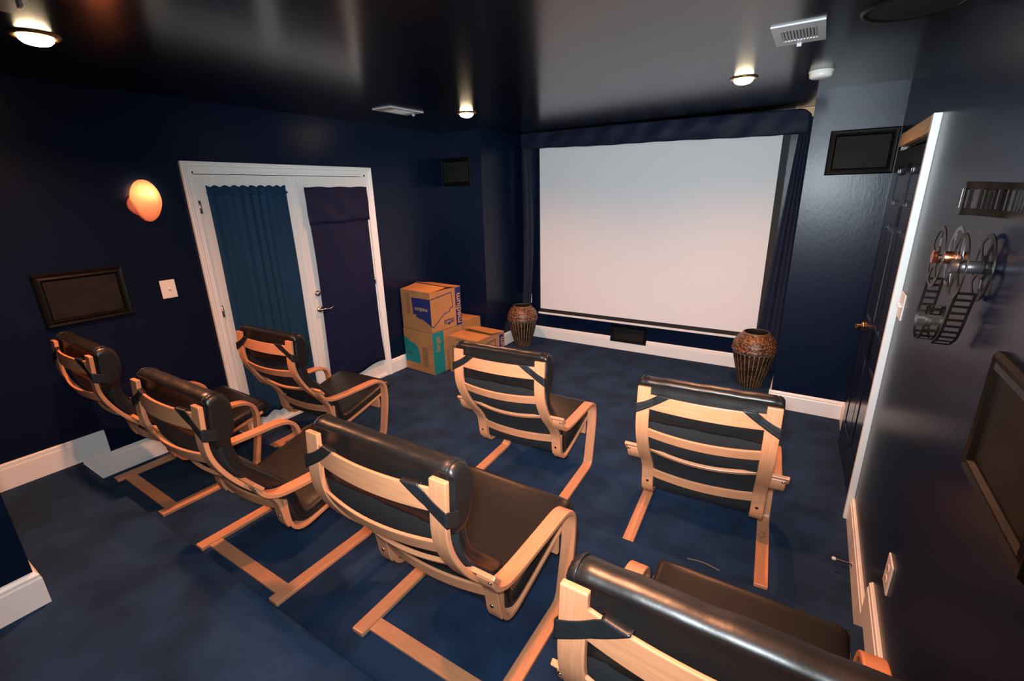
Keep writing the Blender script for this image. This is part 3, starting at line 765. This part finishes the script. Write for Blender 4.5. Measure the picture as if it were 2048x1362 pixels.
# ------------------------------------------------------------------ vases
def make_vase(name, label):
    t = thing(name, label, 'vase'); t['group'] = 'ribbed floor vases'
    NR = 28; seg = NR*10; bm = new_bm()
    prof = [(.088, 0), (.092, .006), (.110, .08), (.135, .17), (.157, .26), (.175, .338), (.180, .350)]
    rings = []
    for r, h in prof:
        rg = []
        for k in range(seg):
            ph = k % 10; rib = .005 if ph in (0, 1, 9) else (.0 if ph in (2, 8) else -.001)
            rg.append(bm.verts.new(((r+rib)*math.cos(2*PI*k/seg), (r+rib)*math.sin(2*PI*k/seg), h)))
        rings.append(rg)
    for i in range(len(prof)-1):
        for k in range(seg):
            f = bm.faces.new((rings[i][k], rings[i][(k+1) % seg], rings[i+1][(k+1) % seg], rings[i+1][k])); f.material_index = 1 if (k % 10) in (0, 9) else 0; f.smooth = False
    bm.faces.new(rings[0][::-1])
    # scallop arches joining the ribs
    for q in range(NR):
        pts = []
        for k in range(9):
            a = 2*PI*(q+k/8)/NR; z = .322+.020*math.sin(PI*k/8); r = .1735+(z-.322)*.25; pts.append(Vector((r*math.cos(a), r*math.sin(a), z)))
        tube(bm, pts, .0028, 5, mi=1)
    obj('ribbed_body', bm, [VASE_B, VASE_R], t)
    bm = new_bm(); lathe(bm, [(.178, .344), (.189, .350), (.192, .359), (.188, .367), (.184, .371), (.186, .385), (.180, .415), (.165, .448), (.145, .474), (.126, .491), (.112, .501)], 64, caps=False)
    obj('carved_shoulder', bm, VASE_T, t)
    bm = new_bm(); lathe(bm, [(.114, .500), (.112, .512), (.104, .516), (.100, .513)], 48, caps=False)
    obj('neck_rim', bm, [VASE_RIM], t, smooth=True)
    bm = new_bm(); lathe(bm, [(.100, .513), (.098, .500), (.11, .47), (.14, .42), (.14, .36), (.10, .2), (.05, .12), (.001, .12)], 48, caps=False)
    obj('dark_interior', bm, DARK, t)
    return t
v1 = make_vase('floor_vase', 'ribbed dark vase with carved copper shoulder, the one by the boxes on the left')
v1.location = (-2.945, 4.84, 0); v1.scale = (1.02,)*3
v2 = dup(v1, (-.335, 4.81, 0), .13, 'ribbed dark vase with carved copper shoulder standing by the right column'); v2.scale = (1.05, 1.05, 1.06)

# ------------------------------------------------------------------ cardboard boxes
def card_box(label, loc, rz, w_, d_, h_, flap=.012, flaps='x', open_=.0):
    """local origin at front (-y) right (+x) bottom corner... box spans x -w..0, y 0..d"""
    t = thing('moving_box', label, 'box', loc, rz)
    t['group'] = 'cardboard moving boxes'
    boxo('box_body', CARD, t, -w_, 0, 0, d_, 0, h_, bevel=.002)
    return t
def flaps(t, w_, d_, h_, lift1, lift2):
    for s, lift in ((0, lift1), (1, lift2)):
        bm = new_bm()
        y0, y1 = (0.0, d_*.49) if s == 0 else (d_, d_*.51)
        n = 6; A = []; B = []
        for k in range(n+1):
            u = k/n; y = y0+(y1-y0)*u; z = h_+.001+lift*u*u*.6+lift*u*.4
            for L_, dz in ((A, 0), (B, .0035)): L_.append([bm.verts.new((x, y, z+dz+(.4*lift*u if x < -w_/2 else 0))) for x in (-w_-.001, 0.001)])
        for L_ in (A, B):
            for k in range(n): bm.faces.new((L_[k][0], L_[k][1], L_[k+1][1], L_[k+1][0]))
        for k in range(n):
            for q in (0, 1): bm.faces.new((A[k][q], A[k+1][q], B[k+1][q], B[k][q]))
        for k in (0, n): bm.faces.new((A[k][0], A[k][1], B[k][1], B[k][0]))
        obj('flap', bm, CARD, t)
def decal(name, t, m, face, rects=None, poly=None, d=.0008):
    """face 'front' (y=0, coords x,z) or 'side' (x=0, coords y,z)"""
    bm = new_bm(); e = .0015
    if poly is not None: rects = None
    for pl in (poly or []):
        prism(bm, pl, 'Y' if face == 'front' else 'X', -e if face == 'front' else .0, 0.0 if face == 'front' else e)
    for a, b, c, d_ in (rects or []):
        if face == 'front': box(bm, a, b, -e, 0, c, d_)
        else: box(bm, 0, e, a, b, c, d_)
    return obj(name, bm, m, t)
def outline(pts, wd):
    out = []
    for i in range(len(pts)-1):
        a = Vector((*pts[i], 0)); b = Vector((*pts[i+1], 0)); d = (b-a).normalized(); n = Vector((-d.y, d.x, 0))*wd/2; a = a-d*wd/2; b = b+d*wd/2
        out.append([(a+n)[:2], (a-n)[:2], (b-n)[:2], (b+n)[:2]])
    return out
EF = .0022
def front_text(t, s, size, m, x, z, rot=0, bold=.0, sx=1):   # on y=0 face, facing -y
    return text_obj('lettering', s, size, m, t, Matrix.Translation((x, -EF, z)) @ Matrix.Rotation(PI/2, 4, 'X') @ Matrix.Rotation(rot, 4, 'Z'), bold, sx)
def side_text(t, s, size, m, y, z, rot=0, bold=.0, sx=1):    # on x=0 face, facing +x
    return text_obj('lettering', s, size, m, t, Matrix.Translation((EF, y, z)) @ Matrix.Rotation(PI/2, 4, 'Z') @ Matrix.Rotation(PI/2, 4, 'X') @ Matrix.Rotation(rot, 4, 'Z'), bold, sx)
BW, BD, BHt = .455, .455, .468
# lower teal box
b1 = card_box('lower cardboard box with teal print under the stacked one in the corner', (-3.245, 3.500, 0), math.radians(-5), BW, BD, BHt)
decal('teal_print', b1, INKT, 'front', poly=[[(-BW+.003, .09), (-.215, .09), (-.215, .22), (-.235, .28), (-.28, .315), (-.36, .33), (-.40, .36), (-BW+.003, .375)]])
decal('teal_band', b1, INKT, 'side', rects=[(.002, .165, .004, .464)])
decal('text_lines', b1, INKD, 'front', rects=[(-.165, -.085, .075+.021*k, .082+.021*k) for k in range(11)])
front_text(b1, 'large', .05, INKD, -.37, .20); side_text(b1, 'large', .085, INKBR, .075, .33, PI/2, .001)
# upper box, upside down
h2 = .425
b2 = card_box('upper cardboard box with dark blue medium print, on top of the teal box', (-3.240, 3.505, BHt+.004), math.radians(-5), BW, BD, h2)
flaps(b2, BW, BD, h2, .022, .030)
decal('blue_print', b2, INKB, 'front', poly=[[(-.285, .355), (0, .355), (0, .065), (-.07, .10), (-.13, .13), (-.19, .135), (-.23, .15), (-.23, .175), (-.275, .175)]])
decal('blue_outline', b2, INKB, 'side', poly=outline([(0, .355), (.31, .385), (.325, .22), (.285, .215), (.275, .185), (.19, .17), (.03, .06), (0, .065)], .008))
decal('blue_band', b2, INKB, 'side', rects=[(.368, .452, .003, .422)])
decal('logo_outline', b2, INKB, 'side', poly=[[(.185, .100), (.325, .100), (.325, .058), (.275, .052), (.255, .034), (.235, .052), (.185, .058)]])
side_text(b2, "LOWE'S", .042, INKL, .255, .079, PI, .0006, .80)
side_text(b2, 'medium', .105, INKL, .408, .19, PI/2, .0015)
front_text(b2, 'medium', .062, INKL, -.145, .235, PI, .001)
decal('text_lines', b2, INKD, 'front', rects=[(-.375, -.315, .17+.018*k, .175+.018*k) for k in range(13)])
# front right box
h3 = .405
b3 = card_box('cardboard box with slightly open flaps, front right of the box pile', (-2.775, 3.655, 0), math.radians(-4), .405, .46, h3)
flaps(b3, .405, .46, h3, .004, .028)
decal('blue_outline', b3, INKB, 'side', poly=outline([(.02, .33), (.30, .355), (.31, .16)], .008))
decal('blue_band', b3, INKB, 'side', rects=[(.37, .445, .003, .385)])
side_text(b3, 'medium', .095, INKL, .41, .20, PI/2, .0015)
decal('text_lines', b3, INKD, 'front', rects=[(-.36, -.29, .06+.021*k, .066+.021*k) for k in range(13)] + [(-.30, -.15, .378, .385)])
decal('blue_print', b3, INKB, 'front', rects=[(-.26, -.02, .04, .325)])
# rear box
b4 = card_box('plain cardboard box half hidden behind the stack against the narrow wall', (-3.19, 4.13, 0), 0, .38, .235, .47)
b4.location = (-3.215, 4.085, 0)
flaps(b4, .38, .235, .47, .003, .004)

# ------------------------------------------------------------------ door stop, cord
t = thing('door_stop', 'thin metal door stop with white tip on the right baseboard', 'door stop', (XR-BT, 2.47, .055))
bm = new_bm(); lathe(bm, [(.012, 0), (.012, -.004), (.0045, -.006), (.0045, -.070)], 14, axis='X', caps=True); obj('rod', bm, NICKEL, t)
bm = new_bm(); lathe(bm, [(.0075, -.068), (.0085, -.072), (.0085, -.082), (.003, -.085)], 14, axis='X', caps=True); obj('rubber_tip', bm, PLASTIC, t)
bm = new_bm(); pts = [Vector((-.325+.006*k, 2.155+.012*math.sin(k*.13)+.0022*math.sin(k*2.6), .004)) for k in range(27)]
tube(bm, pts, .0028, 6)
tag(obj('frayed_thread', bm, CORDM), 'short frayed tan thread lying on the carpet beyond the nearest recliner', 'thread')

# ------------------------------------------------------------------ film reel wall art on the right wall
def flange(bm, x, y, z, R_, spokes, rot, th_=.003, wide=.16):
    n = 40
    def ann(r0, r1):
        rr = []
        for xx in (x-th_/2, x+th_/2):
            for r in (r0, r1): rr.append([bm.verts.new((xx, y+r*math.cos(2*PI*k/n), z+r*math.sin(2*PI*k/n))) for k in range(n)])
        for k in range(n):
            k2 = (k+1) % n
            for a, b in ((0, 1), (1, 3), (3, 2), (2, 0)): bm.faces.new((rr[a][k], rr[a][k2], rr[b][k2], rr[b][k]))
    ann(R_*.86, R_); ann(R_*.18, R_*.36)
    for s in range(spokes):
        a = rot+2*PI*s/spokes; w0 = wide
        p = [(R_*.34, -w0*.9), (R_*.34, w0*.9), (R_*.62, w0*.45), (R_*.87, w0*.75), (R_*.87, -w0*.75), (R_*.62, -w0*.45)]
        prism(bm, [(y+r*math.cos(a+q), z+r*math.sin(a+q)) for r, q in p], 'X', x-th_/2, x+th_/2)
def ribbon(bm, path, W, width, bars, thick=.0016, rail=.010, sprocket=False):
    W = Vector(W).normalized()
    for s in (-1, 1):
        sweep(bm, [p+W*s*(width/2-rail/2) for p in path], W, rail, thick)
    L = [0]
    for i in range(1, len(path)): L.append(L[-1]+(path[i]-path[i-1]).length)
    nb = int(L[-1]/bars)
    for b in range(nb+1):
        s0 = b*L[-1]/nb; i = max(0, min(len(path)-2, next((k for k in range(len(L)-1) if L[k+1] >= s0-1e-9), len(path)-2)))
        t_ = (path[i+1]-path[i]).normalized(); p = path[i]+t_*(s0-L[i])
        sweep(bm, [p-t_*.004, p+t_*.004], W, width-rail, thick*.9)
t = thing('film_reel_sculpture', 'metal wall sculpture of two film reels and curling film on the right wall', 'wall art', (XR, 0, 0))
RY, RZ = 1.80, 1.650
bm = new_bm(); flange(bm, -.098, RY, RZ, .088, 5, .3); obj('reel_flange', bm, REELM, t)
bm = new_bm(); flange(bm, -.060, RY, RZ, .088, 5, .9); obj('reel_flange', bm, REELS, t)
bm = new_bm(); tube(bm, [Vector((-.108, RY, RZ)), Vector((-.035, RY, RZ))], .018, 20); obj('reel_hub', bm, COPPER, t)
RY2, RZ2 = 1.735, 1.640
bm = new_bm(); flange(bm, -.062, RY2-.01, RZ2-.005, .090, 5, .1); obj('reel_flange', bm, REELM, t)
bm = new_bm(); flange(bm, -.012, RY2-.01, RZ2-.005, .090, 5, .7); obj('reel_flange', bm, REELM, t)
bm = new_bm(); tube(bm, [Vector((-.078, RY2-.01, RZ2-.005)), Vector((-.001, RY2-.01, RZ2-.005))], .017, 20); obj('reel_hub', bm, REELS, t)
pa = catmull([(-.078, RY+.055, RZ-.07), (-.078, RY+.075, RZ-.13), (-.08, RY+.085, RZ-.19), (-.08, RY+.065, RZ-.235), (-.08, RY+.02, RZ-.25), (-.078, RY-.02, RZ-.225), (-.075, RY-.03, RZ-.18), (-.07, RY-.005, RZ-.145), (-.066, RY+.035, RZ-.15), (-.064, RY+.055, RZ-.18)], 7)
bm = new_bm(); ribbon(bm, pa, (1, 0, 0), .040, .022, rail=.007); obj('film_strip', bm, REELM, t)
pa = catmull([(-.04, RY2-.055, RZ2-.07), (-.04, RY2-.03, RZ2-.12), (-.04, RY2-.01, RZ2-.17), (-.04, RY2+.02, RZ2-.215), (-.045, RY2+.05, RZ2-.24)], 7)
bm = new_bm(); ribbon(bm, pa, (1, 0, 0), .045, .022, rail=.007); obj('film_strip', bm, REELM, t)
t = thing('film_strip_sculpture', 'dark metal film strip curling off the right wall above the reels', 'wall art', (XR, 0, 0))
pa = catmull([(-.015, 1.70, 1.81), (-.045, 1.74, 1.81), (-.085, 1.735, 1.812), (-.092, 1.69, 1.815), (-.060, 1.655, 1.813), (-.025, 1.60, 1.81), (-.018, 1.50, 1.81), (-.022, 1.38, 1.81), (-.030, 1.25, 1.81)], 8)
bm = new_bm(); ribbon(bm, pa, (0, 0, 1), .082, .022, rail=.017); obj('film_band', bm, REELM, t)
